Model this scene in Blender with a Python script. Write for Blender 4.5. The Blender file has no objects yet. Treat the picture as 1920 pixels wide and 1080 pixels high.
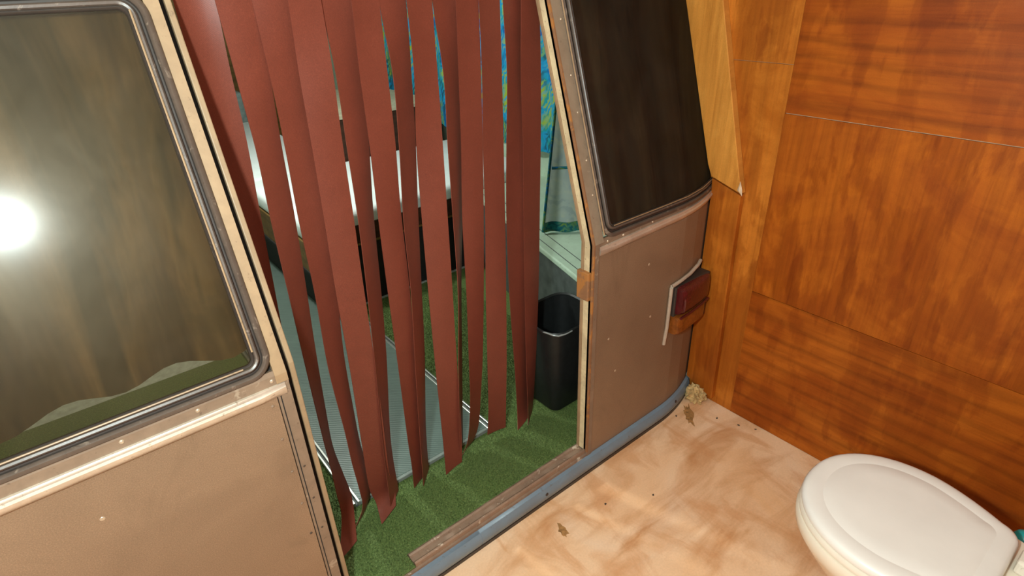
import bpy, bmesh, math, random
import numpy as np
from mathutils import Vector, Matrix, noise

random.seed(7)
rng = np.random.default_rng(11)
scene = bpy.context.scene
COL = scene.collection

# ------------------------------------------------------------------ camera
cam_data = bpy.data.cameras.new('camera')
cam_data.sensor_width = 36.0
cam_data.lens = 20.398
cam_data.clip_start = 0.02
cam = bpy.data.objects.new('camera', cam_data)
COL.objects.link(cam)
yaw, pitch, roll = 0.66669679, 0.49300184, -0.03827293
fw = Vector((math.sin(yaw) * math.cos(pitch), math.cos(yaw) * math.cos(pitch), -math.sin(pitch)))
r0 = Vector((math.cos(yaw), -math.sin(yaw), 0))
u0 = r0.cross(fw)
rr = r0 * math.cos(roll) + u0 * math.sin(roll)
uu = -r0 * math.sin(roll) + u0 * math.cos(roll)
cam.matrix_world = Matrix(((rr.x, uu.x, -fw.x, 0), (rr.y, uu.y, -fw.y, 0), (rr.z, uu.z, -fw.z, 1.5), (0, 0, 0, 1)))
scene.camera = cam

# ------------------------------------------------------------------ world, lights, exposure
world = bpy.data.worlds.new('world')
scene.world = world
world.use_nodes = True
world.node_tree.nodes['Background'].inputs[0].default_value = (1.0, 0.85, 0.7, 1)
world.node_tree.nodes['Background'].inputs[1].default_value = 0.02


def lamp(name, loc, watts, color, radius):
    d = bpy.data.lights.new(name, 'POINT')
    d.energy = watts
    d.color = color
    d.shadow_soft_size = radius
    o = bpy.data.objects.new(name, d)
    COL.objects.link(o)
    o.location = loc
    return o


lamp('work_light', (-0.165, 0.12, 1.53), 94.0, (0.84, 1.0, 0.98), 0.032)
lamp('cabin_lamp', (0.55, 2.75, 1.80), 68.0, (0.94, 1.0, 0.94), 0.05)
vs = scene.view_settings
vs.view_transform = 'Standard'
vs.look = 'None'
vs.exposure = 0.0
vs.gamma = 1.0
vs.use_curve_mapping = False

# ------------------------------------------------------------------ material helpers
def new_mat(name):
    m = bpy.data.materials.new(name)
    m.use_nodes = True
    nt = m.node_tree
    return m, nt, nt.nodes['Principled BSDF']


def N(nt, typ, **kw):
    n = nt.nodes.new(typ)
    for k, v in kw.items():
        if k in n.inputs:
            n.inputs[k].default_value = v
        else:
            setattr(n, k, v)
    return n


def coords(nt, scale=(1, 1, 1), rot=(0, 0, 0), loc=(0, 0, 0)):
    tc = N(nt, 'ShaderNodeTexCoord')
    mp = N(nt, 'ShaderNodeMapping')
    mp.inputs['Scale'].default_value = scale
    mp.inputs['Rotation'].default_value = rot
    mp.inputs['Location'].default_value = loc
    nt.links.new(tc.outputs['Object'], mp.inputs['Vector'])
    return mp.outputs['Vector']


def noise_tex(nt, vec, scale, detail=4, rough=0.55, dist=0.0):
    n = N(nt, 'ShaderNodeTexNoise', Scale=scale, Detail=detail, Roughness=rough, Distortion=dist)
    nt.links.new(vec, n.inputs['Vector'])
    return n.outputs['Fac']


def ramp(nt, fac, stops, interp='LINEAR'):
    r = N(nt, 'ShaderNodeValToRGB')
    cr = r.color_ramp
    cr.interpolation = interp
    while len(cr.elements) < len(stops):
        cr.elements.new(0.5)
    for e, (p, c) in zip(cr.elements, stops):
        e.position = p
        e.color = (c, c, c, 1) if isinstance(c, (int, float)) else (*c, 1)
    nt.links.new(fac, r.inputs['Fac'])
    return r.outputs['Color']


def mix(nt, fac, a, b, mode='MIX'):
    n = N(nt, 'ShaderNodeMix', data_type='RGBA', blend_type=mode)
    for val, idx in ((fac, 0), (a, 6), (b, 7)):
        if isinstance(val, (int, float)):
            n.inputs[idx].default_value = val if idx == 0 else (val, val, val, 1)
        elif isinstance(val, tuple):
            n.inputs[idx].default_value = (*val, 1)
        else:
            nt.links.new(val, n.inputs[idx])
    return n.outputs[2]


def bump(nt, bsdf, height, strength=0.3, distance=0.002):
    b = N(nt, 'ShaderNodeBump', Strength=strength, Distance=distance)
    nt.links.new(height, b.inputs['Height'])
    nt.links.new(b.outputs['Normal'], bsdf.inputs['Normal'])


def simple(name, col, rough=0.5, metal=0.0, var=0.25, scale=30, bump_s=0.1, spec=0.5):
    m, nt, b = new_mat(name)
    v = coords(nt)
    f = noise_tex(nt, v, scale, 5, 0.6)
    d = tuple(c * (1 - var) for c in col)
    l = tuple(min(1, c * (1 + var * 0.6)) for c in col)
    nt.links.new(ramp(nt, f, [(0.3, d), (0.7, l)]), b.inputs['Base Color'])
    b.inputs['Roughness'].default_value = rough
    b.inputs['Metallic'].default_value = metal
    b.inputs['Specular IOR Level'].default_value = spec
    if bump_s:
        bump(nt, b, f, bump_s, 0.001)
    return m


def mat_ply(name, light, mid, dark, grain_axis='Y', shift=0.0, gloss=0.45):
    """brush-stained plywood in the YZ plane"""
    m, nt, b = new_mat(name)
    g = {'Y': (2, 2.2, 42), 'Z': (2, 42, 2.2)}[grain_axis]
    vg = coords(nt, g, loc=(0, shift, shift))
    grain = noise_tex(nt, vg, 1.6, 6, 0.65, 0.4)
    vp = coords(nt, (1, 5.2, 1.7), rot=(0.10, 0, 0), loc=(0, shift * 3, shift))
    patch = noise_tex(nt, vp, 1.5, 6, 0.62, 0.35)
    v2 = coords(nt, (1, 2.0, 3.4), rot=(-0.2, 0, 0), loc=(0, shift, 4 + shift))
    patch2 = noise_tex(nt, v2, 1.3, 5, 0.6, 0.9)
    c = mix(nt, ramp(nt, patch2, [(0.38, 0.0), (0.62, 1.0)]), light, mid)
    half = tuple(0.5 * a_ + 0.5 * d_ for a_, d_ in zip(mid, dark))
    c = mix(nt, ramp(nt, patch, [(0.47, 0.0), (0.52, 0.5), (0.60, 0.6), (0.63, 0.8)]), c, half)
    v3 = coords(nt, (1, 7.5, 2.4), rot=(0.06, 0, 0), loc=(0, shift * 5 + 1.3, shift * 2))
    patch3 = noise_tex(nt, v3, 1.2, 6, 0.55, 0.1)
    c = mix(nt, ramp(nt, patch3, [(0.565, 0.0), (0.60, 0.42), (0.75, 0.7)]), c, dark)
    c = mix(nt, 0.7, c, ramp(nt, grain, [(0.28, (0.66, 0.58, 0.5)), (0.52, (1, 1, 1)), (0.75, (1.18, 1.14, 1.05))]), 'MULTIPLY')
    wav = N(nt, 'ShaderNodeTexWave', Scale=1.5, Distortion=7.0, Detail=4.0, bands_direction='Z' if grain_axis == 'Y' else 'Y')
    wav.inputs['Detail Scale'].default_value = 0.7
    nt.links.new(coords(nt, (1, 1, 3.5) if grain_axis == 'Y' else (1, 3.5, 1), loc=(0, shift, shift)), wav.inputs['Vector'])
    c = mix(nt, 0.5 if grain_axis == 'Y' else 0.2, c, ramp(nt, wav.outputs['Fac'], [(0.0, 0.62), (0.35, 1.0), (1.0, 1.08)]), 'MULTIPLY')
    fine = noise_tex(nt, coords(nt, (30, 30, 30)), 14, 3, 0.7)
    c = mix(nt, 0.5, c, ramp(nt, fine, [(0.3, 0.78), (0.7, 1.12)]), 'MULTIPLY')
    nt.links.new(c, b.inputs['Base Color'])
    nt.links.new(ramp(nt, patch2, [(0.3, gloss - 0.1), (0.7, gloss + 0.15)]), b.inputs['Roughness'])
    b.inputs['Specular IOR Level'].default_value = 0.22
    bump(nt, b, grain, 0.12, 0.0015)
    return m


WL, WM, WD = (0.46, 0.120, 0.010), (0.34, 0.072, 0.004), (0.20, 0.034, 0.0025)
M = {}
M['ply'] = mat_ply('stained_plywood', WL, WM, WD, 'Y')
M['ply_b'] = mat_ply('stained_plywood_mid', WL, tuple(c * 0.92 for c in WM), WD, 'Z', 2.3)
M['ply_c'] = mat_ply('stained_plywood_low', tuple(c * 0.95 for c in WL), tuple(c * 0.9 for c in WM), WD, 'Y', 5.1)
M['ply_v'] = mat_ply('stained_board', (0.60, 0.20, 0.025), (0.44, 0.125, 0.010), (0.22, 0.045, 0.004), 'Z', 7.7)
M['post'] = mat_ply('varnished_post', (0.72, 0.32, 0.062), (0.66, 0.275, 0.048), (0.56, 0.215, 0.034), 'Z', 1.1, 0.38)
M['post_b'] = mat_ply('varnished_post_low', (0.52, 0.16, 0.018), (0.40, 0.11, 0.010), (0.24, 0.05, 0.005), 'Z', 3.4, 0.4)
M['raw'] = simple('raw_wood', (0.72, 0.52, 0.33), 0.8)
M['foam'] = simple('foam', (0.56, 0.38, 0.16), 0.9, var=0.5, scale=90, bump_s=0.8)
M['stain'] = simple('wood_stain', (0.42, 0.21, 0.07), 0.6, var=0.55, scale=70)
M['white_ceiling'] = simple('white_ceiling', (0.72, 0.70, 0.66), 0.8, var=0.05)  # white picked for the unseen ceiling so it bounces fill light down
M['speck'] = simple('dark_speck', (0.07, 0.045, 0.03), 0.8)


def mat_floor():
    m, nt, b = new_mat('vinyl_floor')
    v = coords(nt)
    a = noise_tex(nt, v, 2.2, 5, 0.6, 1.2)
    vs2 = coords(nt, (1.3, 4.0, 1), rot=(0, 0, 0.5))
    s = noise_tex(nt, vs2, 2.2, 6, 0.58, 0.7)
    c = ramp(nt, a, [(0.3, (0.86, 0.50, 0.26)), (0.55, (0.91, 0.60, 0.37)), (0.75, (0.91, 0.67, 0.48))])
    c = mix(nt, ramp(nt, s, [(0.44, 0.0), (0.56, 0.34), (0.70, 0.85)]), c, (0.56, 0.235, 0.075))
    s2 = noise_tex(nt, coords(nt, (3, 1.2, 1), rot=(0, 0, -0.6), loc=(3, 1, 0)), 3.0, 5, 0.6, 0.8)
    c = mix(nt, ramp(nt, s2, [(0.50, 0.0), (0.64, 0.55)]), c, (0.66, 0.30, 0.12))
    fine = noise_tex(nt, v, 160, 3, 0.7)
    c = mix(nt, 0.35, c, ramp(nt, fine, [(0.3, 0.8), (0.7, 1.1)]), 'MULTIPLY')
    nt.links.new(c, b.inputs['Base Color'])
    b.inputs['Roughness'].default_value = 0.55
    b.inputs['Specular IOR Level'].default_value = 0.3
    bump(nt, b, fine, 0.08, 0.0008)
    return m


M['floor'] = mat_floor()


def mat_paint():
    m, nt, b = new_mat('metallic_tan_paint')
    v = coords(nt)
    f = noise_tex(nt, v, 420, 2, 0.8)
    g = noise_tex(nt, v, 3.5, 6, 0.6, 0.6)
    c = ramp(nt, g, [(0.3, (0.245, 0.158, 0.096)), (0.7, (0.315, 0.205, 0.125))])
    c = mix(nt, 0.8, c, ramp(nt, f, [(0.25, 0.7), (0.5, 0.96), (0.78, 1.4)]), 'MULTIPLY')
    sc = noise_tex(nt, v, 55, 3, 0.75, 0.5)
    c = mix(nt, ramp(nt, sc, [(0.72, 0.0), (0.78, 0.6)]), c, (0.55, 0.45, 0.34))
    dirt = noise_tex(nt, coords(nt, (1, 1, 0.6), loc=(3, 0, 1)), 6, 5, 0.7, 1)
    c = mix(nt, ramp(nt, dirt, [(0.55, 0.0), (0.75, 0.35)]), c, (0.13, 0.085, 0.05))
    nt.links.new(c, b.inputs['Base Color'])
    b.inputs['Metallic'].default_value = 0.25
    b.inputs['Roughness'].default_value = 0.52
    bump(nt, b, f, 0.05, 0.0006)
    return m


M['paint'] = mat_paint()


def mat_worn(name, col, dirt, rust, rust_amt=0.62, rough=0.45, metal=0.0, scale=14):
    m, nt, b = new_mat(name)
    v = coords(nt)
    f = noise_tex(nt, v, scale, 6, 0.7, 0.4)
    g = noise_tex(nt, v, scale * 6, 4, 0.7)
    c = ramp(nt, f, [(0.35, col), (0.62, tuple(0.6 * a + 0.4 * d for a, d in zip(col, dirt)))])
    c = mix(nt, ramp(nt, g, [(0.62, 0.0), (0.70, 0.8)]), c, dirt)
    h = noise_tex(nt, coords(nt, loc=(5, 2, 7)), scale * 1.3, 5, 0.65, 0.7)
    c = mix(nt, ramp(nt, h, [(rust_amt, 0.0), (rust_amt + 0.05, 0.9)]), c, rust)
    nt.links.new(c, b.inputs['Base Color'])
    b.inputs['Roughness'].default_value = rough
    b.inputs['Metallic'].default_value = metal
    bump(nt, b, g, 0.15, 0.001)
    return m


M['flange'] = mat_worn('worn_flange', (0.375, 0.245, 0.135), (0.20, 0.125, 0.07), (0.2, 0.09, 0.04), 0.72)
M['flange_dim'] = mat_worn('dim_flange', (0.30, 0.225, 0.155), (0.16, 0.11, 0.07), (0.42, 0.33, 0.23), 0.66)
M['cream'] = mat_worn('cream_jamb', (0.80, 0.66, 0.40), (0.20, 0.12, 0.07), (0.42, 0.17, 0.04), 0.68)
M['hinge_rust'] = mat_worn('rusted_bracket', (0.30, 0.14, 0.06), (0.12, 0.06, 0.03), (0.42, 0.17, 0.04), 0.5, 0.7)
M['strip_brown'] = mat_worn('dirty_brown_strip', (0.26, 0.175, 0.115), (0.11, 0.07, 0.045), (0.36, 0.27, 0.19), 0.62, 0.5)
M['alu'] = mat_worn('aluminium_moulding', (0.70, 0.60, 0.48), (0.32, 0.24, 0.17), (0.45, 0.35, 0.26), 0.7, 0.32, 0.55)
M['alu_in'] = mat_worn('aluminium_edge', (0.50, 0.50, 0.46), (0.28, 0.28, 0.26), (0.45, 0.43, 0.4), 0.72, 0.3, 0.7)
M['rubber'] = mat_worn('brown_rubber', (0.115, 0.082, 0.062), (0.05, 0.035, 0.028), (0.22, 0.165, 0.125), 0.60, 0.38, 0.0, 22)
M['rubber_dark'] = mat_worn('dark_rubber', (0.045, 0.034, 0.028), (0.02, 0.016, 0.014), (0.13, 0.10, 0.08), 0.66, 0.4, 0.0, 22)
M['black'] = simple('black_gap', (0.012, 0.010, 0.009), 0.8)
M['blue'] = mat_worn('blue_rub_rail', (0.175, 0.250, 0.315), (0.14, 0.15, 0.16), (0.42, 0.35, 0.27), 0.69, 0.38, 0.0, 9)
M['sill'] = mat_worn('worn_sill_plate', (0.33, 0.22, 0.15), (0.15, 0.09, 0.06), (0.66, 0.56, 0.44), 0.60, 0.5, 0.2, 20)
M['rivet'] = simple('rivet_metal', (0.62, 0.50, 0.36), 0.35, 0.5)
M['bead'] = mat_worn('sealant_bead', (0.50, 0.40, 0.30), (0.25, 0.17, 0.12), (0.30, 0.2, 0.14), 0.7, 0.6)


def mat_lens(name, col):
    m, nt, b = new_mat(name)
    v = coords(nt)
    f = noise_tex(nt, v, 60, 4, 0.6)
    nt.links.new(ramp(nt, f, [(0.35, tuple(c * 0.6 for c in col)), (0.7, col)]), b.inputs['Base Color'])
    b.inputs['Roughness'].default_value = 0.22
    b.inputs['Coat Weight'].default_value = 0.4
    w = N(nt, 'ShaderNodeTexWave', Scale=55.0, bands_direction='X')
    nt.links.new(v, w.inputs['Vector'])
    bump(nt, b, w.outputs['Fac'], 0.35, 0.002)
    return m


M['red_lens'] = mat_lens('red_lens', (0.105, 0.010, 0.012))
M['amber_lens'] = mat_lens('amber_lens', (0.30, 0.085, 0.014))


def mat_glass(name, tint, haze, haze_amt, gl=0.018):
    """tinted, dusty glass: see-through tint, scratched gloss and a thin film of dust"""
    m, nt, b = new_mat(name)
    nt.nodes.remove(b)
    out = nt.nodes['Material Output']
    v = coords(nt)
    tr = N(nt, 'ShaderNodeBsdfTransparent')
    tr.inputs['Color'].default_value = (*tint, 1)
    df = N(nt, 'ShaderNodeBsdfDiffuse')
    df.inputs['Color'].default_value = (*haze, 1)
    gl1 = N(nt, 'ShaderNodeBsdfGlossy', Roughness=0.40)
    gl1.inputs['Color'].default_value = (1, 0.80, 0.56, 1)
    gl2 = N(nt, 'ShaderNodeBsdfGlossy', Roughness=0.17)
    s = noise_tex(nt, v, 5, 7, 0.7, 1.5)
    sw = noise_tex(nt, coords(nt, (1.4, 1, 1), rot=(0, 0.5, 0)), 5, 6, 0.6, 2)
    dust = N(nt, 'ShaderNodeMath', operation='MULTIPLY')
    nt.links.new(ramp(nt, s, [(0.3, 0.4), (0.7, 1.2)]), dust.inputs[0])
    dust.inputs[1].default_value = haze_amt
    m1 = N(nt, 'ShaderNodeMixShader')
    nt.links.new(dust.outputs[0], m1.inputs[0])
    nt.links.new(tr.outputs[0], m1.inputs[1])
    nt.links.new(df.outputs[0], m1.inputs[2])
    m2 = N(nt, 'ShaderNodeMixShader')
    g = N(nt, 'ShaderNodeMath', operation='MULTIPLY')
    nt.links.new(ramp(nt, sw, [(0.3, 0.7), (0.7, 1.2)]), g.inputs[0])
    g.inputs[1].default_value = gl
    nt.links.new(g.outputs[0], m2.inputs[0])
    nt.links.new(m1.outputs[0], m2.inputs[1])
    nt.links.new(gl1.outputs[0], m2.inputs[2])
    m3 = N(nt, 'ShaderNodeMixShader')
    m3.inputs[0].default_value = 0.009
    nt.links.new(m2.outputs[0], m3.inputs[1])
    nt.links.new(gl2.outputs[0], m3.inputs[2])
    nt.links.new(m3.outputs[0], out.inputs['Surface'])
    return m


M['glass'] = mat_glass('dusty_tinted_glass', (0.40, 0.36, 0.27), (0.18, 0.125, 0.07), 0.06)
M['glass_dark'] = mat_glass('dark_tinted_glass', (0.26, 0.25, 0.22), (0.16, 0.15, 0.12), 0.08)


def mat_strip(name, col):
    m, nt, b = new_mat(name)
    v = coords(nt)
    f = noise_tex(nt, v, 14, 5, 0.65)
    fine = noise_tex(nt, v, 420, 2, 0.8)
    c = ramp(nt, f, [(0.3, tuple(x * 0.92 for x in col)), (0.7, tuple(x * 1.06 for x in col))])
    c = mix(nt, 0.6, c, ramp(nt, fine, [(0.25, 0.72), (0.55, 1.0), (0.8, 1.5)]), 'MULTIPLY')
    nt.links.new(c, b.inputs['Base Color'])
    b.inputs['Roughness'].default_value = 0.46
    b.inputs['Specular IOR Level'].default_value = 0.45
    w = N(nt, 'ShaderNodeTexWave', Scale=160.0, bands_direction='DIAGONAL')
    nt.links.new(v, w.inputs['Vector'])
    bump(nt, b, w.outputs['Fac'], 0.12, 0.0006)
    return m


M['strip'] = mat_strip('red_brown_vinyl', (0.178, 0.041, 0.0235))


def mat_leaf_print(name, bg, cols, scale=5.0, pale=0.0):
    m, nt, b = new_mat(name)
    v = coords(nt, (1, 1, 0.8))
    n1 = noise_tex(nt, v, scale, 3, 0.5, 1.2)
    n2 = noise_tex(nt, coords(nt, (1, 1, 1), loc=(4, 9, 2)), scale * 1.4, 2, 0.5, 0.8)
    w = N(nt, 'ShaderNodeTexWave', Scale=scale * 3.2, Distortion=9.0, Detail=3.0, bands_direction='DIAGONAL')
    w.inputs['Detail Scale'].default_value = 1.4
    nt.links.new(v, w.inputs['Vector'])
    c = ramp(nt, n1, [(0.38, cols[0]), (0.46, cols[1]), (0.54, cols[2]), (0.62, cols[3])])
    c = mix(nt, ramp(nt, w.outputs['Fac'], [(0.35, 0.0), (0.6, 0.85)]), c, ramp(nt, n2, [(0.42, bg), (0.5, cols[1]), (0.6, cols[3])]))
    if pale:
        c = mix(nt, pale, c, (0.86, 0.88, 0.82))
    nt.links.new(c, b.inputs['Base Color'])
    b.inputs['Roughness'].default_value = 0.75
    b.inputs['Specular IOR Level'].default_value = 0.2
    if pale:                                   # thin cloth lets the cabin lamp through
        tl_ = N(nt, 'ShaderNodeBsdfTranslucent')
        nt.links.new(c, tl_.inputs['Color'])
        ms = N(nt, 'ShaderNodeMixShader')
        ms.inputs[0].default_value = 0.62
        nt.links.new(b.outputs[0], ms.inputs[1])
        nt.links.new(tl_.outputs[0], ms.inputs[2])
        nt.links.new(ms.outputs[0], nt.nodes['Material Output'].inputs['Surface'])
    return m


M['leaf'] = mat_leaf_print('tropical_print', (0.01, 0.07, 0.10), [(0.005, 0.10, 0.34), (0.01, 0.26, 0.50), (0.01, 0.24, 0.24), (0.26, 0.36, 0.035)], 5.0)
M['leaf_back'] = mat_leaf_print('print_reverse', (0.16, 0.26, 0.34), [(0.22, 0.34, 0.46), (0.48, 0.53, 0.52), (0.34, 0.44, 0.50), (0.56, 0.58, 0.47)], 4.0, 0.55)
M['leaf_hem'] = mat_leaf_print('hem_print', (0.004, 0.07, 0.09), [(0.005, 0.10, 0.30), (0.004, 0.09, 0.12), (0.01, 0.16, 0.17), (0.12, 0.22, 0.05)], 9.0)


def mat_drape():
    m, nt, b = new_mat('brown_drape')
    v = coords(nt, (4.5, 1, 0.7))
    f = noise_tex(nt, v, 1.6, 4, 0.6, 0.5)
    g = noise_tex(nt, coords(nt, (1, 1, 1), loc=(2, 5, 1)), 5, 4, 0.6, 0.6)
    c = ramp(nt, f, [(0.36, (0.025, 0.022, 0.014)), (0.48, (0.17, 0.115, 0.06)), (0.58, (0.36, 0.24, 0.12)), (0.68, (0.08, 0.07, 0.035))])  # upright dark and light bands: fold shading painted into the cloth colour
    c = mix(nt, ramp(nt, g, [(0.4, 0.0), (0.62, 0.6)]), c, (0.13, 0.11, 0.06))
    nt.links.new(c, b.inputs['Base Color'])
    b.inputs['Roughness'].default_value = 0.85
    return m


M['fold_drape'] = mat_drape()
M['mint'] = mat_worn('mint_paint', (0.47, 0.60, 0.47), (0.30, 0.37, 0.28), (0.20, 0.19, 0.13), 0.76, 0.5, 0.0, 8)
M['cabin_grey'] = simple('grey_vinyl_panel', (0.085, 0.095, 0.09), 0.55, var=0.4, scale=18)
M['liner'] = simple('cabin_liner', (0.48, 0.50, 0.45), 0.7)
M['bin'] = simple('black_bin_plastic', (0.010, 0.011, 0.011), 0.5, var=0.45, scale=60, bump_s=0.15)
M['bag'] = simple('clear_bag', (0.30, 0.31, 0.30), 0.3)
M['sheet'] = simple('white_sheet', (0.74, 0.78, 0.78), 0.8, var=0.06, scale=8, bump_s=0.05)
M['bedwood'] = mat_ply('bed_board', (0.20, 0.115, 0.035), (0.155, 0.085, 0.025), (0.09, 0.045, 0.014), 'Y', 9.0)
M['darkwood'] = mat_ply('dark_brown_board', (0.075, 0.032, 0.016), (0.055, 0.022, 0.011), (0.035, 0.014, 0.008), 'Y', 4.0)
M['beige'] = simple('beige_laminate', (0.50, 0.44, 0.31), 0.6)
M['cushion'] = simple('grey_green_fabric', (0.22, 0.27, 0.26), 0.85)


def mat_turf():
    m, nt, b = new_mat('turf_green')
    v = coords(nt)
    f = noise_tex(nt, v, 190, 3, 0.8)
    g = noise_tex(nt, v, 5, 4, 0.6)
    c = ramp(nt, f, [(0.28, (0.042, 0.068, 0.018)), (0.55, (0.120, 0.180, 0.048)), (0.8, (0.27, 0.33, 0.11))])
    c = mix(nt, ramp(nt, g, [(0.4, 0.0), (0.7, 0.3)]), c, (0.10, 0.13, 0.05))
    nt.links.new(c, b.inputs['Base Color'])
    b.inputs['Roughness'].default_value = 0.7
    b.inputs['Specular IOR Level'].default_value = 0.25
    bump(nt, b, f, 0.6, 0.004)
    return m


M['turf'] = mat_turf()


def mat_mat():
    m, nt, b = new_mat('grey_ribbed_vinyl')
    v = coords(nt)
    w = N(nt, 'ShaderNodeTexWave', Scale=46.0, Distortion=1.2, Detail=3.0, bands_direction='DIAGONAL')
    nt.links.new(v, w.inputs['Vector'])
    f = noise_tex(nt, v, 9, 6, 0.65)
    c = ramp(nt, w.outputs['Fac'], [(0.2, (0.088, 0.122, 0.105)), (0.7, (0.125, 0.165, 0.142))])
    c = mix(nt, 0.6, c, ramp(nt, f, [(0.3, 0.75), (0.7, 1.2)]), 'MULTIPLY')
    nt.links.new(c, b.inputs['Base Color'])
    b.inputs['Roughness'].default_value = 0.42
    bump(nt, b, w.outputs['Fac'], 0.25, 0.001)
    return m


M['mat'] = mat_mat()
M['mat_lip'] = simple('pale_grey_lip', (0.20, 0.225, 0.20), 0.5)
M['ceramic'] = simple('cream_ceramic', (0.80, 0.70, 0.56), 0.12, var=0.03, bump_s=0)
M['lid'] = simple('white_lid_plastic', (0.80, 0.75, 0.69), 0.25, var=0.03, scale=12, bump_s=0)
M['seat'] = simple('ivory_seat_plastic', (0.80, 0.72, 0.60), 0.22, var=0.03, bump_s=0)
M['teal'] = simple('teal_plastic', (0.01, 0.30, 0.30), 0.35, var=0.12, bump_s=0)
M['white_pl'] = simple('white_plastic', (0.75, 0.73, 0.68), 0.35, var=0.03, bump_s=0)

# ------------------------------------------------------------------ object helpers
ORG = {}


def tag(o, label=None, cat=None, group=None, kind=None):
    for k, v in (('label', label), ('category', cat), ('group', group), ('kind', kind)):
        if v:
            o[k] = v
    return o


def empty(name, loc, label, cat, group=None, kind=None):
    o = bpy.data.objects.new(name, None)
    o.empty_display_size = 0.1
    COL.objects.link(o)
    o.location = loc
    ORG[o] = Vector(loc)
    return tag(o, label, cat, group, kind)


def obj(name, verts, faces, mat, parent=None, org=None, smooth=False, label=None):
    """links a mesh given in room coordinates; a part takes its thing's origin"""
    o_ = ORG[parent] if parent is not None else Vector(org if org else (0, 0, 0))
    me = bpy.data.meshes.new(name)
    me.from_pydata([(v[0] - o_.x, v[1] - o_.y, v[2] - o_.z) for v in verts], [], faces)
    bm = bmesh.new()
    bm.from_mesh(me)
    bmesh.ops.remove_doubles(bm, verts=bm.verts, dist=1e-6)
    bmesh.ops.recalc_face_normals(bm, faces=bm.faces)
    bm.to_mesh(me)
    bm.free()
    me.materials.append(M[mat] if isinstance(mat, str) else mat)
    ob = bpy.data.objects.new(name, me)
    COL.objects.link(ob)
    if parent is not None:
        ob.parent = parent
        ORG[ob] = o_
    else:
        ob.location = o_
        ORG[ob] = o_
    if smooth:
        me.polygons.foreach_set('use_smooth', [True] * len(me.polygons))
        me.set_sharp_from_angle(angle=math.radians(40))
    if label:
        ob['label'] = label
    if parent is not None and ob.parent.type == 'MESH' and ob.parent.parent is None:
        ob.location = (0, 0, 0)
    return ob


def bevel(ob, w=0.004, seg=2):
    md = ob.modifiers.new('bevel', 'BEVEL')
    md.width = w
    md.segments = seg
    md.limit_method = 'ANGLE'
    md.angle_limit = math.radians(35)
    return ob


def boxg(x0, x1, y0, y1, z0, z1):
    v = [(x, y, z) for x in (x0, x1) for y in (y0, y1) for z in (z0, z1)]
    f = [(0, 1, 3, 2), (4, 6, 7, 5), (0, 4, 5, 1), (2, 3, 7, 6), (0, 2, 6, 4), (1, 5, 7, 3)]
    return v, f


def box(name, x0, x1, y0, y1, z0, z1, mat, parent=None, org=None, bev=0.003, label=None):
    v, f = boxg(x0, x1, y0, y1, z0, z1)
    o = obj(name, v, f, mat, parent, org, label=label)
    if bev:
        bevel(o, bev)
    return o


def loft(name, rings, mat, parent=None, org=None, cap0=True, cap1=True, closed=True, smooth=True, label=None):
    n = len(rings[0])
    v = [p for r in rings for p in r]
    f = []
    for i in range(len(rings) - 1):
        for j in range(n if closed else n - 1):
            k = (j + 1) % n
            f.append((i * n + j, i * n + k, (i + 1) * n + k, (i + 1) * n + j))
    if cap0:
        f.append(tuple(range(n)))
    if cap1:
        f.append(tuple(range((len(rings) - 1) * n, len(rings) * n)))
    return obj(name, v, f, mat, parent, org, smooth, label)


def tube(name, path, rad, mat, parent=None, org=None, seg=10, label=None):
    rings = []
    P = [Vector(p) for p in path]
    for i, p in enumerate(P):
        t = (P[min(i + 1, len(P) - 1)] - P[max(i - 1, 0)]).normalized()
        a = Vector((0, 0, 1)) if abs(t.z) < 0.9 else Vector((1, 0, 0))
        u = t.cross(a).normalized()
        w = t.cross(u)
        r = rad[i] if isinstance(rad, (list, tuple)) else rad
        rings.append([p + (u * math.cos(q) + w * math.sin(q)) * r for q in [2 * math.pi * k / seg for k in range(seg)]])
    return loft(name, rings, mat, parent, org, label=label)


def prism_x(name, poly_yz, x0, x1, mat, parent=None, org=None, bev=0.0, label=None):
    n = len(poly_yz)
    v = [(x0, y, z) for y, z in poly_yz] + [(x1, y, z) for y, z in poly_yz]
    f = [tuple(range(n)), tuple(range(n, 2 * n))] + [(i, (i + 1) % n, n + (i + 1) % n, n + i) for i in range(n)]
    o = obj(name, v, f, mat, parent, org, label=label)
    if bev:
        bevel(o, bev, 1)
    return o


def prism_z(name, poly_xy, z0, z1, mat, parent=None, org=None, bev=0.0, label=None):
    n = len(poly_xy)
    v = [(x, y, z0) for x, y in poly_xy] + [(x, y, z1) for x, y in poly_xy]
    f = [tuple(range(n)), tuple(range(n, 2 * n))] + [(i, (i + 1) % n, n + (i + 1) % n, n + i) for i in range(n)]
    o = obj(name, v, f, mat, parent, org, label=label)
    if bev:
        bevel(o, bev, 2)
    return o


def struct(o):
    o['kind'] = 'structure'
    return o

# ------------------------------------------------------------------ the room
XW = 1.712           # face of the plywood wall
struct(box('floor', -1.25, 1.75, -1.25, 1.02, -0.05, 0.0, 'floor', bev=0))
tag(bpy.data.objects['floor'], 'peach vinyl floor with brown smears beside the blue rail')


def body_y(z):
    return 1.0 + 0.30 * max(0.0, z - 0.84)


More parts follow.
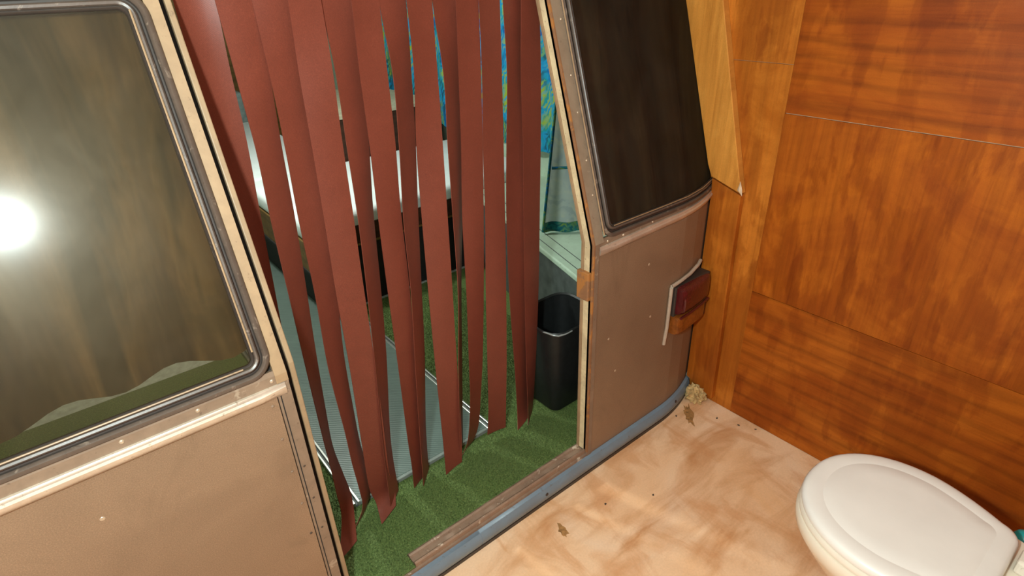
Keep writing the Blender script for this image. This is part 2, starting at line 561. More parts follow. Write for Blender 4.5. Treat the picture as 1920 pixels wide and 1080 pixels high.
wr = struct(prism_x('wall_right', [(-1.25, 0), (1.045, 0), (1.045, 0.84), (1.065, 0.86), (1.46, 2.2), (-1.25, 2.2)], XW + 0.006, XW + 0.03, 'raw'))
tag(wr, 'orange stained plywood wall behind the toilet')
G = 0.0013
prism_x('panel', [(-1.25, 1.119 + G), (0.85 - G * 0.3, 1.119 + G), (0.85 - G * 0.3, 2.2), (-1.25, 2.2)], XW, XW + 0.006, 'ply', wr)
prism_x('panel', [(-1.25, 0.525 + G * 0.4), (0.85 - G * 0.3, 0.525 + G * 0.4), (0.85 - G * 0.3, 1.119 - G), (-1.25, 1.119 - G)], XW, XW + 0.006, 'ply_b', wr)
prism_x('panel', [(-1.25, 0.002), (0.85 - G * 0.3, 0.002), (0.85 - G * 0.3, 0.525 - G * 0.4), (-1.25, 0.525 - G * 0.4)], XW - 0.0015, XW + 0.006, 'ply_c', wr)
prism_x('board', [(0.85, 0.002), (1.04, 0.002), (1.04, 0.84), (1.06, 0.86), (1.175, 1.252), (0.85, 1.252)], XW - 0.001, XW + 0.006, 'ply_v', wr)
prism_x('board', [(0.85, 1.2535), (1.1755, 1.2535), (1.46, 2.2), (0.85, 2.2)], XW - 0.001, XW + 0.006, 'ply_v', wr)

# scribed posts against the van body
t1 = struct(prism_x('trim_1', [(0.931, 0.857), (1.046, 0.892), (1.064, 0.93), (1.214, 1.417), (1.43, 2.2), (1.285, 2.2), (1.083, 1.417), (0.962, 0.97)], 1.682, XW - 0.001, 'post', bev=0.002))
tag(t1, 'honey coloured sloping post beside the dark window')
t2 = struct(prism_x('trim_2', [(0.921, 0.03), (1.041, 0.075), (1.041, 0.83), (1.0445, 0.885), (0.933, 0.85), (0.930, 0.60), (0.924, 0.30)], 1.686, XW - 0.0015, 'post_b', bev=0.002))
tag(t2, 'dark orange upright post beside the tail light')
# raw splinter at the mitre
sp = obj('splinter', [(1.681, 0.925, 0.852), (1.681, 0.945, 0.868), (1.681, 0.938, 0.90), (1.675, 0.936, 0.868), (1.681, 0.928, 0.873)],
         [(0, 1, 3), (1, 2, 3), (2, 4, 3), (4, 0, 3)], 'raw', t1)

struct(box('wall_left', -1.28, -1.25, -1.25, 1.42, 0, 2.2, 'ply_b', bev=0))
struct(box('wall_back', -1.25, 1.75, -1.28, -1.25, 0, 2.2, 'ply', bev=0))
struct(box('ceiling', -1.28, 1.75, -1.28, 1.45, 2.2, 2.23, 'white_ceiling', bev=0))
tag(bpy.data.objects['wall_left'], 'stained plywood wall beside the brown van window')
tag(bpy.data.objects['wall_back'], 'stained plywood wall facing the doorway')
tag(bpy.data.objects['ceiling'], 'unseen ceiling over the bathroom, made white to bounce light down')


# stains and specks lying on the floor
def blot(name, cx, cy, rx, ry, ang, mat, z=0.0006, n=22, jag=0.35):
    pts = []
    for i in range(n):
        a = 2 * math.pi * i / n
        k = 1 + jag * (random.random() - 0.5) * 2
        x, y = rx * k * math.cos(a), ry * k * math.sin(a)
        pts.append((cx + x * math.cos(ang) - y * math.sin(ang), cy + x * math.sin(ang) + y * math.cos(ang)))
    return prism_z(name, pts, 0.00005, z, mat, bpy.data.objects['floor'])


blot('stain', 1.575, 0.94, 0.062, 0.017, math.radians(46), 'stain')
blot('stain', 0.849, 0.873, 0.026, 0.012, math.radians(80), 'stain')
for x, y in ((1.535, 0.967), (1.639, 0.859), (1.665, 0.784), (1.691, 0.731), (1.022, 0.858), (1.166, 0.781)):
    blot('speck', x, y, 0.005, 0.003, random.random() * 3, 'speck', n=9)

# crumbling foam in the corner
bm = bmesh.new()
bmesh.ops.create_icosphere(bm, subdivisions=4, radius=1.0)
for v in bm.verts:
    p = v.co.copy()
    k = 1 + 0.45 * noise.fractal(p * 2.6, 0.8, 2.0, 5) + 0.10 * noise.noise(p * 14)
    v.co = Vector((p.x * 0.034 * k, p.y * 0.036 * k, p.z * 0.040 * k))
me = bpy.data.meshes.new('foam_lump')
bm.to_mesh(me)
bm.free()
me.materials.append(M['foam'])
fo = bpy.data.objects.new('foam_lump', me)
COL.objects.link(fo)
fo.location = (1.668, 0.978, 0.026)
tag(fo, 'crumbly yellow foam lump in the corner at the end of the blue rail', 'foam')

# ------------------------------------------------------------------ the van
van = empty('camper_van', (0.65, 1.0, 0.0), 'brown metallic camper van with open doorway, dark windows and tail light', 'camper van')


def bow(x):
    return 0.80 * max(0.0, x - 1.45) ** 2


def bp(x, z, n=0.0):
    """point on the outside of the van: x along it, z up, n outwards"""
    if z < 0.84:
        return (x, 1.0 + bow(x) - n, z)
    return (x, 1.0 + 0.30 * (z - 0.84) + bow(x) - 0.958 * n, z + 0.287 * n)


def skin(name, x0, x1, z0, z1, mat, n0=-0.014, n1=0.0, parent=van, nx=None, bev=0.0, label=None):
    """sheet of bodywork following the bent, bowed side"""
    nx = nx or max(1, int(abs(x1 - x0) / 0.08)) if x1 > 1.4 else 1
    xs = [x0 + (x1 - x0) * i / nx for i in range(nx + 1)]
    zs = [z0, z1] if not (z0 < 0.84 < z1) else [z0, 0.8399, 0.8401, z1]
    rings = []
    for x in xs:
        rings.append([bp(x, z, n1) for z in zs] + [bp(x, z, n0) for z in reversed(zs)])
    o = loft(name, rings, mat, parent, smooth=False, label=label)
    if bev:
        bevel(o, bev)
    return o


XL, XR = 0.222, 1.078      # doorway
skin('lower_panel', -1.25, 0.193, 0.0, 0.80, 'paint', label='tan metallic panel under the brown window')
hs = skin('hinge_strip', 0.195, XL, 0.0, 0.80, 'strip_brown', n1=0.001)
skin('hinge_strip', 0.1995, 0.2015, 0.0, 0.80, 'black', n1=0.0016)
skin('lower_panel', 1.098, 2.16, 0.03, 0.80, 'paint', label='brown metallic panel with the tail light')
skin('edge_strip', XR, 1.0985, 0.03, 0.84, 'strip_brown', n1=0.003)
skin('edge_strip', XR, 1.116, 0.84, 1.72, 'flange_dim', n1=0.003)
skin('edge_strip', 0.199, XL, 0.822, 1.72, 'flange', n1=0.003, bev=0.002)
skin('belt_strip', -1.25, XL, 0.80, 0.85, 'strip_brown')
skin('belt_strip', 1.0985, 2.16, 0.80, 0.85, 'strip_brown')
skin('upper_panel', -1.25, XL, 1.505, 2.2, 'paint')
skin('upper_panel', XR, 2.16, 1.505, 2.2, 'paint')
skin('upper_panel', XL, XR, 1.72, 2.2, 'paint')
skin('upper_panel', -1.25, -0.69, 0.85, 1.505, 'paint')
skin('upper_panel', 1.99, 2.16, 0.85, 1.505, 'paint')


def moulding(x0, x1, zc, name='belt_moulding'):
    prof = [(-0.014, 0.0), (-0.0125, 0.005), (-0.006, 0.0095), (0.0, 0.0115), (0.004, 0.0115), (0.007, 0.007), (0.010, 0.0065), (0.013, 0.0045), (0.014, 0.0)]
    nx = max(2, int((x1 - x0) / 0.05))
    rings = []
    for i in range(nx + 1):
        x = x0 + (x1 - x0) * i / nx
        e = 0.35 if i in (0, nx) else 1.0
        lift = 0.012 * max(0.0, x - 1.1) / 0.5
        rings.append([(x, 1.0 + bow(x) - b * e, zc + lift + a) for a, b in prof])
    return loft(name, rings, 'alu', van, closed=True)


moulding(-1.25, 0.214, 0.806)
moulding(1.102, 2.1, 0.815)


def rrect(x0, x1, z0, z1, r, d, seg=8):
    """rounded rectangle inset by d, same point count for every d"""
    x0, x1, z0, z1 = x0 + d, x1 - d, z0 + d, z1 - d
    r = max(0.004, r - d)
    pts = []
    for cx, cz, a0 in ((x1 - r, z0 + r, -90), (x1 - r, z1 - r, 0), (x0 + r, z1 - r, 90), (x0 + r, z0 + r, 180)):
        for i in range(seg + 1):
            a = math.radians(a0 + 90 * i / seg)
            pts.append((cx + r * math.cos(a), cz + r * math.sin(a)))
    out = []
    for i, p in enumerate(pts):           # extra points along long edges so the bow is followed
        q = pts[(i + 1) % len(pts)]
        out.append(p)
        if abs(q[0] - p[0]) > 0.1 or abs(q[1] - p[1]) > 0.1:
            for k in range(1, 10):
                out.append((p[0] + (q[0] - p[0]) * k / 10, p[1] + (q[1] - p[1]) * k / 10))
    return out


def window(x0, x1, z0, z1, label, glass):
    R = 0.045
    # glazed pane
    pl = rrect(x0, x1, z0, z1, R, 0.033)
    n = len(pl)
    # pane as a grid so that it follows the bow
    nx = 12
    gx0, gx1, gz0, gz1 = x0 + 0.030, x1 - 0.030, z0 + 0.030, z1 - 0.030
    v, f = [], []
    for s, nn in ((0, 0.004), (1, 0.000)):
        for i in range(nx + 1):
            for j in range(2):
                v.append(bp(gx0 + (gx1 - gx0) * i / nx, (gz0, gz1)[j], nn))
    for i in range(nx):
        a = 2 * i
        f.append((a, a + 1, a + 3, a + 2))
    m_ = 2 * (nx + 1)
    w = obj('window_pane', v[:m_], f, glass, van, label=label)
    for p_ in w.data.polygons:
        p_.use_smooth = True
    def gask(name, prof, mat):
        rings = [[bp(x, z, h) for x, z in rrect(x0, x1, z0, z1, R, d)] for d, h in prof]
        return loft(name, rings, mat, w, cap0=False, cap1=False)
    gask('gasket', [(0.0, -0.002), (0.0, 0.005), (0.003, 0.009), (0.008, 0.0105), (0.0115, 0.007), (0.013, 0.002)], 'rubber')
    gask('gasket_groove', [(0.0125, 0.004), (0.014, 0.001), (0.018, 0.001), (0.019, 0.006)], 'rubber_dark')
    gask('gasket_lip', [(0.0185, 0.004), (0.0195, 0.009), (0.0225, 0.0115), (0.026, 0.010), (0.0275, 0.006)], 'rubber')
    gask('gasket_bead', [(0.0272, 0.004), (0.0285, 0.0085), (0.0305, 0.0095), (0.0325, 0.0075), (0.0335, 0.004), (0.034, -0.001)], 'rubber_dark')
    return w


wl = window(-0.69, 0.203, 0.845, 1.506, 'dusty brown tinted pane with a lamp glare', 'glass')
wr_ = window(1.116, 1.99, 0.845, 1.506, 'dark tinted pane above the tail light', 'glass_dark')
# bright finisher laid in the gasket along the bottom and the doorway side
def finisher(w, pts, rad):
    return tube('finisher', [bp(x, z, 0.012) for x, z in pts], rad, 'flange', w, seg=6)


finisher(wl, [(-0.6, 0.8755), (0.0, 0.8755), (0.150, 0.8755)], 0.0016)
finisher(wr_, [(1.157, 0.8755), (1.4, 0.8755), (1.5, 0.8755), (1.6, 0.8755), (1.7, 0.8755)], 0.0016)
finisher(wl, [(0.1745, 0.90), (0.1745, 1.2), (0.1745, 1.47)], 0.0018)
finisher(wr_, [(1.1125, 0.86), (1.1125, 1.2), (1.1125, 1.5)], 0.0022)

# doorway: inner bar, reveals and head
def bar(name, x0, x1, d0, d1, z0, z1, mat, parent=van, bev=0.002, label=None):
    zs = [z0, z1] if not (z0 < 0.84 < z1) else [z0, 0.84, z1]
    rings = [[(x0, body_y(z) + d0, z), (x1, body_y(z) + d0, z), (x1, body_y(z) + d1, z), (x0, body_y(z) + d1, z)] for z in zs]
    o = loft(name, rings, mat, parent, smooth=False, label=label)
    if bev:
        bevel(o, bev)
    return o


bar('jamb', 0.18, 0.2245, 0.012, 0.05, 0.08, 1.72, 'black')
bar('jamb_bar', 0.2345, 0.2455, 0.022, 0.034, 0.10, 1.70, 'flange', label='tan painted inner bar with rust')
bar('jamb_backing', 0.20, 0.236, 0.034, 0.05, 0.08, 1.70, 'black', bev=0)
bar('jamb', XR, XR + 0.02, 0.001, 0.036, 0.085, 1.72, 'cream', label='cream painted jamb with rust spots')
bar('jamb_seal', XR - 0.003, XR + 0.004, -0.0035, 0.004, 0.085, 1.72, 'hinge_rust', bev=0.001)
bar('jamb_lip', XR - 0.002, XR + 0.03, 0.036, 0.046, 0.085, 1.72, 'flange', bev=0.001)
box('hinge_bracket', XR - 0.012, XR + 0.004, 1.006, 1.052, 0.665, 0.755, 'hinge_rust', van, bev=0.003, label='rusty latch bracket on the cream jamb')
box('door_head', XL, XR, 1.235, 1.36, 1.70, 1.74, 'cream', van)

# sill: worn plate, screws, blue rub rail
prof = [(1.004, 0.074), (1.006, 0.088), (1.010, 0.092), (1.016, 0.088), (1.019, 0.083), (1.034, 0.083), (1.037, 0.088), (1.042, 0.091), (1.048, 0.088), (1.052, 0.083), (1.054, 0.074)]
loft('sill_plate', [[(x, y, z) for y, z in prof] for x in (0.418, 0.60, 0.85, 1.077)], 'sill', van, smooth=False, label='worn bare sill plate along the doorway')
box('sill_curb', -0.2, 1.10, 0.998, 1.06, 0.0, 0.076, 'sill', van, bev=0)


def dome(name, p, nrm, r, h, mat, parent=van):
    nrm = Vector(nrm).normalized()
    a = Vector((1, 0, 0)) if abs(nrm.x) < 0.9 else Vector((0, 1, 0))
    u = nrm.cross(a).normalized()
    w = nrm.cross(u)
    rings = []
    for k in range(4):
        q = k / 3 * math.pi / 2 * 0.92
        rings.append([Vector(p) + nrm * (h * math.sin(q)) + (u * math.cos(b) + w * math.sin(b)) * (r * math.cos(q)) for b in [2 * math.pi * j / 10 for j in range(10)]])
    return loft(name, rings, mat, parent, cap0=False)


for x in (0.47, 0.58, 0.72, 0.86, 1.0):
    dome('screw', (x, 1.0265, 0.083), (0, 0, 1), 0.0042, 0.002, 'sill')
# rail, following the bow to the wall
rprof = [(0.0, 0.012), (0.010, 0.010), (0.018, 0.020), (0.021, 0.036), (0.019, 0.052), (0.012, 0.064), (0.0, 0.068)]
xs = [-0.3, 0.3, 0.35, 0.62, 0.6205, 0.624, 0.6245, 0.9, 1.2, 1.4, 1.45] + [1.45 + 0.03 * i for i in range(1, 9)]
rings = []
for x in xs:
    sh = 0.0 if x in (0.6205, 0.624) else 0.001
    y = 1.0 + bow(x) * 1.0
    rings.append([(x, y - a - sh, b) for a, b in rprof])
loft('rub_rail', rings, 'blue', van, smooth=True, label='blue grey rub rail along the floor')
rings = [[(x, 1.0 + bow(x) - a, b) for a, b in ((0, 0.0), (0.017, 0.0), (0.017, 0.012), (0.0, 0.014))] for x in xs]
loft('rail_seal', rings, 'rubber_dark', van, smooth=False)
for x, z in ((0.88, 0.045), (1.55, 0.05)):
    dome('screw', (x, 1.0 + bow(x) - 0.021, z), (0, -1, 0.3), 0.006, 0.002, 'rubber_dark')

# rivets and screw holes
for x, z in ((-0.235, 0.833), (-0.06, 0.833), (0.06, 0.833), (0.192, 0.831), (1.135, 0.838), (1.20, 0.838), (1.33, 0.842), (1.50, 0.846)):
    dome('rivet', bp(x, z, 0.0), (0, -1, 0), 0.0042, 0.0025, 'rivet')
for x, z in ((0.181, 0.775), (0.181, 0.69), (0.182, 0.60), (0.183, 0.505), (0.184, 0.41), (0.208, 0.60), (0.209, 0.505), (0.21, 0.41)):
    dome('screw_hole', bp(x, z, 0.0005), (0, -1, 0), 0.0032, 0.0012, 'speck' if x > 0.183 else 'strip_brown')
for x, z in ((-0.13, 0.70), (1.16, 0.50), (1.33, 0.70), (1.20, 0.36), (1.36, 0.50)):
    dome('paint_chip', bp(x, z, 0.0), (0, -1, 0), 0.0045, 0.0012, 'rivet')
for z in (0.97, 1.06, 1.18, 1.27, 1.40):
    dome('screw', bp(1.106, z, 0.003), (0, -1, 0.3), 0.0032, 0.002, 'rivet')

# tail light
tl = bpy.data.objects.new('tail_light', None)
COL.objects.link(tl)
tl.parent = van
tl['label'] = 'tail light with dark red and amber lenses'
ORG[tl] = ORG[van]


def lens(name, x0, x1, z0, z1, dep, mat):
    rings = []
    nx = 16
    hz = (z1 - z0) / 2
    zc = (z0 + z1) / 2
    for i in range(nx + 1):
        t = i / nx
        x = x0 + (x1 - x0) * t
        e = 1.0 if t < 0.82 else math.sqrt(max(0.0, 1 - ((t - 0.82) / 0.18) ** 2))
        e = max(e, 0.12) * (1.0 if t > 0.04 else 0.8)
        ring = []
        for a in range(13):
            q = math.pi * a / 12
            c, s = math.cos(q), math.sin(q)
            c = math.copysign(abs(c) ** 0.45, c)
            s = abs(s) ** 0.45
            ring.append((x, 1.0 + bow(x) * 0.6 - dep * s * (0.35 + 0.65 * e), zc - hz * c * (0.75 + 0.25 * e)))
        rings.append(ring)
    return loft(name, rings, mat, tl)


lens('red_lens', 1.474, 1.672, 0.468, 0.570, 0.046, 'red_lens')
lens('red_window', 1.480, 1.520, 0.478, 0.545, 0.049, 'red_lens')
lens('amber_lens', 1.466, 1.662, 0.392, 0.462, 0.042, 'amber_lens')
bar_pts = [(1.470, 0.465), (1.53, 0.465), (1.60, 0.466), (1.655, 0.467)]
tube('lens_rib', [(x, 0.957 + bow(x) * 0.6, z) for x, z in bar_pts], 0.0045, 'red_lens', tl, seg=8)
box('light_base', 1.468, 1.66, 0.985, 1.03, 0.395, 0.57, 'rubber_dark', tl, bev=0.004)
tube('sealant_bead', [(1.448, 0.998, 0.352), (1.450, 0.994, 0.42), (1.4505, 0.993, 0.50), (1.4515, 0.993, 0.575), (1.453, 0.993, 0.580), (1.50, 0.994, 0.584), (1.56, 1.0, 0.589), (1.62, 1.012, 0.598), (1.648, 1.022, 0.603)], 0.0062, 'bead', tl, seg=8)

# inside shell
box('cabin_floor', -0.9, 2.16, 1.05, 5.2, -0.02, 0.07, 'liner', van, bev=0)
box('cabin_wall', 2.12, 2.16, 1.05, 5.2, 0.07, 2.1, 'mint', van, bev=0)
box('cabin_wall', -0.94, -0.9, 1.05, 5.2, 0.07, 2.1, 'mint', van, bev=0)
box('cabin_wall', -0.9, 2.12, 5.16, 5.2, 0.07, 2.1, 'bedwood', van, bev=0)
box('cabin_ceiling', -0.94, 2.16, 1.30, 5.2, 2.1, 2.13, 'liner', van, bev=0)
led = prism_z('ledge', [(1.302, 1.06), (1.675, 2.44), (2.12, 2.44), (2.12, 1.06)], 0.475, 0.50, 'mint', van, bev=0.006, label='scuffed mint green ledge beside the doorway')
for k in (0.035, 0.085):
    prism_z('ledge_groove', [(1.302 + k, 1.07), (1.675 + k, 2.43), (1.679 + k, 2.43), (1.306 + k, 1.07)], 0.4985, 0.5006, 'cabin_grey', van)
prism_z('ledge_panel', [(1.322, 1.06), (1.692, 2.43), (1.71, 2.43), (1.34, 1.06)], 0.07, 0.474, 'cabin_grey', van, label='dark grey panel under the ledge')

# ------------------------------------------------------------------ strip curtain
STRIPS = [
    [(0.2929, 1.262, 1.4814, 4), (0.2916, 1.262, 1.3591, 16), (0.2908, 1.262, 1.2226, 20), (0.2843, 1.262, 1.0706, 27), (0.276, 1.262, 0.9, 30), (0.2667, 1.262, 0.7068, 34), (0.258, 1.262, 0.4852, 35), (0.2466, 1.262, 0.2198, 34)],
    [(0.3593, 1.254, 1.4783, 9), (0.3613, 1.254, 1.3519, 15), (0.3598, 1.254, 1.211, 29), (0.3548, 1.254, 1.0537, 30), (0.3492, 1.254, 0.8763, 39), (0.3416, 1.254, 0.6755, 49), (0.3355, 1.254, 0.4441, 58), (0.3353, 1.254, 0.3521, 60), (0.3396, 1.254, 0.2536, 51), (0.3428, 1.254, 0.1499, 41), (0.2952, 1.1669, 0.09, 24)],
    [(0.4273, 1.262, 1.4751, 6), (0.4268, 1.262, 1.3438, 17), (0.4252, 1.262, 1.1973, 18), (0.4209, 1.262, 1.0335, 16), (0.4173, 1.262, 0.8482, 24), (0.4051, 1.262, 0.6411, 34), (0.4054, 1.262, 0.4353, 44), (0.4055, 1.262, 0.317, 45), (0.4112, 1.262, 0.2079, 42), (0.4081, 1.262, 0.1326, 43), (0.3672, 1.2418, 0.09, 37)],
    [(0.4904, 1.25, 1.4722, 8), (0.4869, 1.25, 1.338, -2), (0.4825, 1.25, 1.1887, 3), (0.4781, 1.25, 1.0213, 1), (0.4718, 1.25, 0.833, -1), (0.4675, 1.25, 0.6178, 2), (0.4588, 1.25, 0.3729, 2), (0.4517, 1.25, 0.1893, 6), (0.4617, 1.25, 0.1149, 12), (0.4428, 1.2021, 0.09, 27)],
    [(0.5634, 1.268, 1.4687, 8), (0.5653, 1.268, 1.3276, 20), (0.5615, 1.268, 1.1707, 22), (0.5525, 1.268, 0.9961, 34), (0.5423, 1.268, 0.8, 36), (0.5278, 1.268, 0.5797, 38), (0.5056, 1.268, 0.3325, 45), (0.4986, 1.268, 0.2095, 46), (0.4863, 1.2444, 0.09, 42)],
    [(0.622, 1.252, 1.466, 11), (0.6181, 1.252, 1.323, 7), (0.6157, 1.252, 1.1633, 8), (0.6081, 1.252, 0.9855, 12), (0.604, 1.252, 0.7838, 11), (0.5977, 1.252, 0.5549, 18), (0.5888, 1.252, 0.2935, 25), (0.5876, 1.252, 0.1964, 27), (0.5855, 1.252, 0.0948, 24)],
    [(0.6939, 1.266, 1.4626, 8), (0.6968, 1.266, 1.3129, 25), (0.6884, 1.266, 1.1472, 27), (0.6736, 1.266, 0.9638, 29), (0.6628, 1.266, 0.7567, 37), (0.6454, 1.266, 0.5249, 37), (0.6229, 1.266, 0.2635, 45), (0.6064, 1.2546, 0.09, 45)],
    [(0.7536, 1.252, 1.4599, 8), (0.7519, 1.252, 1.3078, 10), (0.7423, 1.252, 1.1396, -6), (0.7356, 1.252, 0.9509, -11), (0.7297, 1.252, 0.7377, -11), (0.7231, 1.252, 0.4954, -6), (0.7174, 1.252, 0.2163, 0), (0.6967, 1.2276, 0.09, 11)],
    [(0.8299, 1.268, 1.4563, 8), (0.8342, 1.268, 1.2971, 24), (0.8266, 1.268, 1.1209, 27), (0.8181, 1.268, 0.924, 35), (0.8039, 1.268, 0.7042, 48), (0.7831, 1.268, 0.4584, 47), (0.7545, 1.268, 0.1009, 47)],
    [(0.8866, 1.256, 1.4537, 7), (0.8809, 1.256, 1.2929, 4), (0.8729, 1.256, 1.1143, 3), (0.8603, 1.256, 0.9159, -1), (0.85, 1.256, 0.692, 9), (0.8333, 1.256, 0.4409, 18), (0.822, 1.256, 0.3095, 25), (0.8007, 1.256, 0.1637, 26), (0.7721, 1.256, 0.1104, 26)],
    [(0.9554, 1.26, 1.4504, 8), (0.9531, 1.26, 1.2843, 8), (0.946, 1.26, 1.0999, 2), (0.94, 1.26, 0.8931, 0), (0.9292, 1.26, 0.6614, -7), (0.9181, 1.26, 0.3986, -8), (0.9085, 1.26, 0.2152, -4), (0.8987, 1.26, 0.107, -9)],
    [(1.0348, 1.27, 1.4467, 11), (1.0365, 1.27, 1.274, 17), (1.0297, 1.27, 1.0824, 10), (1.022, 1.27, 0.8681, 5), (1.0199, 1.27, 0.6243, 7), (1.0245, 1.27, 0.3427, 16), (1.0263, 1.27, 0.1441, 20), (1.002, 1.2418, 0.09, 21)],
    [(1.0859, 1.258, 1.4443, 8), (1.0835, 1.258, 1.2697, 1), (1.0828, 1.258, 1.0746, 5), (1.0768, 1.258, 0.8566, 7), (1.071, 1.258, 0.6103, 11), (1.0621, 1.258, 0.3312, 22), (1.0549, 1.258, 0.1358, 34), (1.0398, 1.2462, 0.09, 38)]]
sc = empty('strip_curtain', (0.65, 1.262, 0.09), 'curtain of hanging red brown vinyl strips across the doorway', 'strip curtain')
box('header_rail', 0.225, 1.075, 1.240, 1.285, 1.665, 1.6995, 'strip_brown', sc)


def catmull(rows, per=5):
    out = []
    n = len(rows)
    for i in range(n - 1):
        p0, p1, p2, p3 = rows[max(i - 1, 0)], rows[i], rows[i + 1], rows[min(i + 2, n - 1)]
        for k in range(per):
            t = k / per
            out.append([0.5 * (2 * b + (c - a) * t + (2 * a - 5 * b + 4 * c - d) * t * t + (3 * b - a - 3 * c + d) * t ** 3) for a, b, c, d in zip(p0, p1, p2, p3)])
    out.append(list(rows[-1]))
    return out


W0, TH = 0.072, 0.0016
for si, rows in enumerate(STRIPS):
    rows = list(rows)
    x, y, z, a = rows[0]
    x1, _, z1, _ = rows[1]
    g = (x - x1) / (z - z1) * 0.4
    rows = [(x + g * (1.675 - z), y, 1.675, a * 0.3)] + rows
    if rows[-1][2] > 0.115:
        rows.append((rows[-1][0], rows[-1][1] - 0.004, 0.093, rows[-1][3]))
    R_ = catmull(rows)
    ph = random.random() * 6
    rings = []
    for i, (x, y, z, a) in enumerate(R_):
        z = max(z, 0.0905)
        q = math.radians(a)
        c, s = math.cos(q), math.sin(q)
        crown = 0.0022 * math.sin(z * 5 + ph)       # slight cupping across the strip
        if si == 0:
            crown = -0.0085 * min(1.0, max(0.0, (z - 0.9) / 0.3))
        front, back = [], []
        for k in range(5):
            u = (k / 4 - 0.5) * W0
            b = crown * (1 - (2 * u / W0) ** 2)
            zz = z
            if i == len(R_) - 1:
                zz = z
            px, py = x + c * u, y + s * u
            front.append((px + s * (b + TH / 2), py - c * (b + TH / 2), zz))
            back.append((px + s * (b - TH / 2), py - c * (b - TH / 2), zz))
        rings.append(front + back[::-1])
    loft('strip', rings, 'strip', sc)

# ------------------------------------------------------------------ floor coverings in the van
turf = empty('grass_mat', (0.6, 1.7, 0.07), 'green artificial grass mat on the van floor', 'grass mat')
box('backing', -0.88, 1.70, 1.055, 2.44, 0.0705, 0.080, 'turf', turf, bev=0.001)
box('backing', -0.2, 0.417, 1.004, 1.055, 0.0765, 0.0815, 'turf', turf, bev=0.001)


def pile(name, regions, n, parent):
    per = []
    tot = sum((b - a) * (d - c) for a, b, c, d, *_ in regions)
    V = []
    for a, b, c, d, zb in regions:
        k = int(n * (b - a) * (d - c) / tot)
        base = np.stack([rng.uniform(a, b, k), rng.uniform(c, d, k), np.full(k, zb)], 1)
        ang = rng.uniform(0, 2 * np.pi, k)
        tan = np.stack([np.cos(ang), np.sin(ang), np.zeros(k)], 1) * rng.uniform(0.0006, 0.0012, (k, 1))
        ang2 = rng.uniform(0, 2 * np.pi, k)
        tip = np.stack([np.cos(ang2) * 0.003, np.sin(ang2) * 0.003, rng.uniform(0.003, 0.0065, k)], 1)
        V.append(np.stack([base - tan, base + tan, base + tip], 1).reshape(-1, 3))
    V = np.concatenate(V) - np.array(ORG[parent])
    nv = len(V)
    me = bpy.data.meshes.new(name)
    me.vertices.add(nv)
    me.vertices.foreach_set('co', V.astype(np.float32).ravel())
    me.loops.add(nv)
    me.loops.foreach_set('vertex_index', np.arange(nv, dtype=np.int32))
    me.polygons.add(nv // 3)
    me.polygons.foreach_set('loop_start', np.arange(0, nv, 3, dtype=np.int32))
    me.update(calc_edges=True)
    me.materials.append(M['turf'])
    o = bpy.data.objects.new(name, me)
    COL.objects.link(o)
    o.parent = parent
    o['kind'] = 'stuff'
    return o


pile('turf_pile', [(0.15, 1.40, 1.056, 1.33, 0.080), (0.05, 0.376, 1.33, 2.1, 0.080), (0.915, 1.45, 1.33, 2.44, 0.080), (0.15, 0.416, 1.006, 1.056, 0.0815)], 150000, turf)

mt = empty('floor_mat', (0.64, 1.31, 0.08), 'grey green ribbed floor runner with aluminium edging down the van aisle', 'floor mat')
box('runner', 0.395, 0.895, 1.312, 5.0, 0.0805, 0.094, 'mat', mt, bev=0.002)
for a, b, m_ in ((0.376, 0.384, 'alu_in'), (0.384, 0.391, 'cabin_grey'), (0.391, 0.399, 'alu_in'), (0.890, 0.899, 'alu_in'), (0.899, 0.907, 'cabin_grey'), (0.907, 0.914, 'alu_in')):
    box('edge_trim' if m_ == 'alu_in' else 'trim_channel', a, b, 1.300, 5.0, 0.0805, 0.0975 if m_ == 'alu_in' else 0.091, m_, mt, bev=0.0015)
box('front_lip', 0.395, 0.895, 1.300, 1.312, 0.0805, 0.0945, 'mat_lip', mt, bev=0.002)

# ------------------------------------------------------------------ bed
bed = empty('bed_frame', (1.3, 2.445, 0.08), 'dark wooden bed platform with boarded sides behind the strips', 'bed')
box('base_panel', 0.80, 2.10, 2.475, 3.28, 0.072, 0.40, 'black', bed, bev=0)
box('base_panel', 0.80, 1.34, 3.28, 4.98, 0.072, 0.40, 'black', bed, bev=0)
box('side_board', 0.763, 0.785, 2.445, 4.98, 0.322, 0.475, 'bedwood', bed, bev=0.003)
box('side_batten', 0.758, 0.764, 2.445, 4.98, 0.312, 0.326, 'black', bed, bev=0)
box('front_board', 0.785, 2.10, 2.445, 2.468, 0.405, 0.495, 'darkwood', bed, bev=0.003)
box('front_edge', 0.785, 2.10, 2.440, 2.468, 0.396, 0.405, 'bedwood', bed, bev=0.001)
box('slat_deck', 0.785, 2.10, 2.468, 3.28, 0.44, 0.47, 'bedwood', bed, bev=0)
box('slat_deck', 0.785, 1.34, 3.28, 4.98, 0.44, 0.47, 'bedwood', bed, bev=0)
for x, y in ((0.775, 2.452), (1.4, 2.46), (2.0, 2.46)):
    box('leg', x, x + 0.05, y, y + 0.05, 0.0705 if y > 2.456 else 0.0945, 0.44, 'bedwood' if x < 1 else 'black', bed, bev=0.002)


def mattress(name, x0, x1, y0, y1, z0, z1, label):
    o = box(name, x0, x1, y0, y1, z0, z1, 'sheet', None, ((x0 + x1) / 2, (y0 + y1) / 2, z0), bev=0)
    md = o.modifiers.new('bevel', 'BEVEL')
    md.width = 0.03
    md.segments = 4
    md.limit_method = 'NONE'
    for p in o.data.polygons:
        p.use_smooth = True
    tag(o, label, 'mattress', 'sheeted mattresses on the bed platform')
    return o


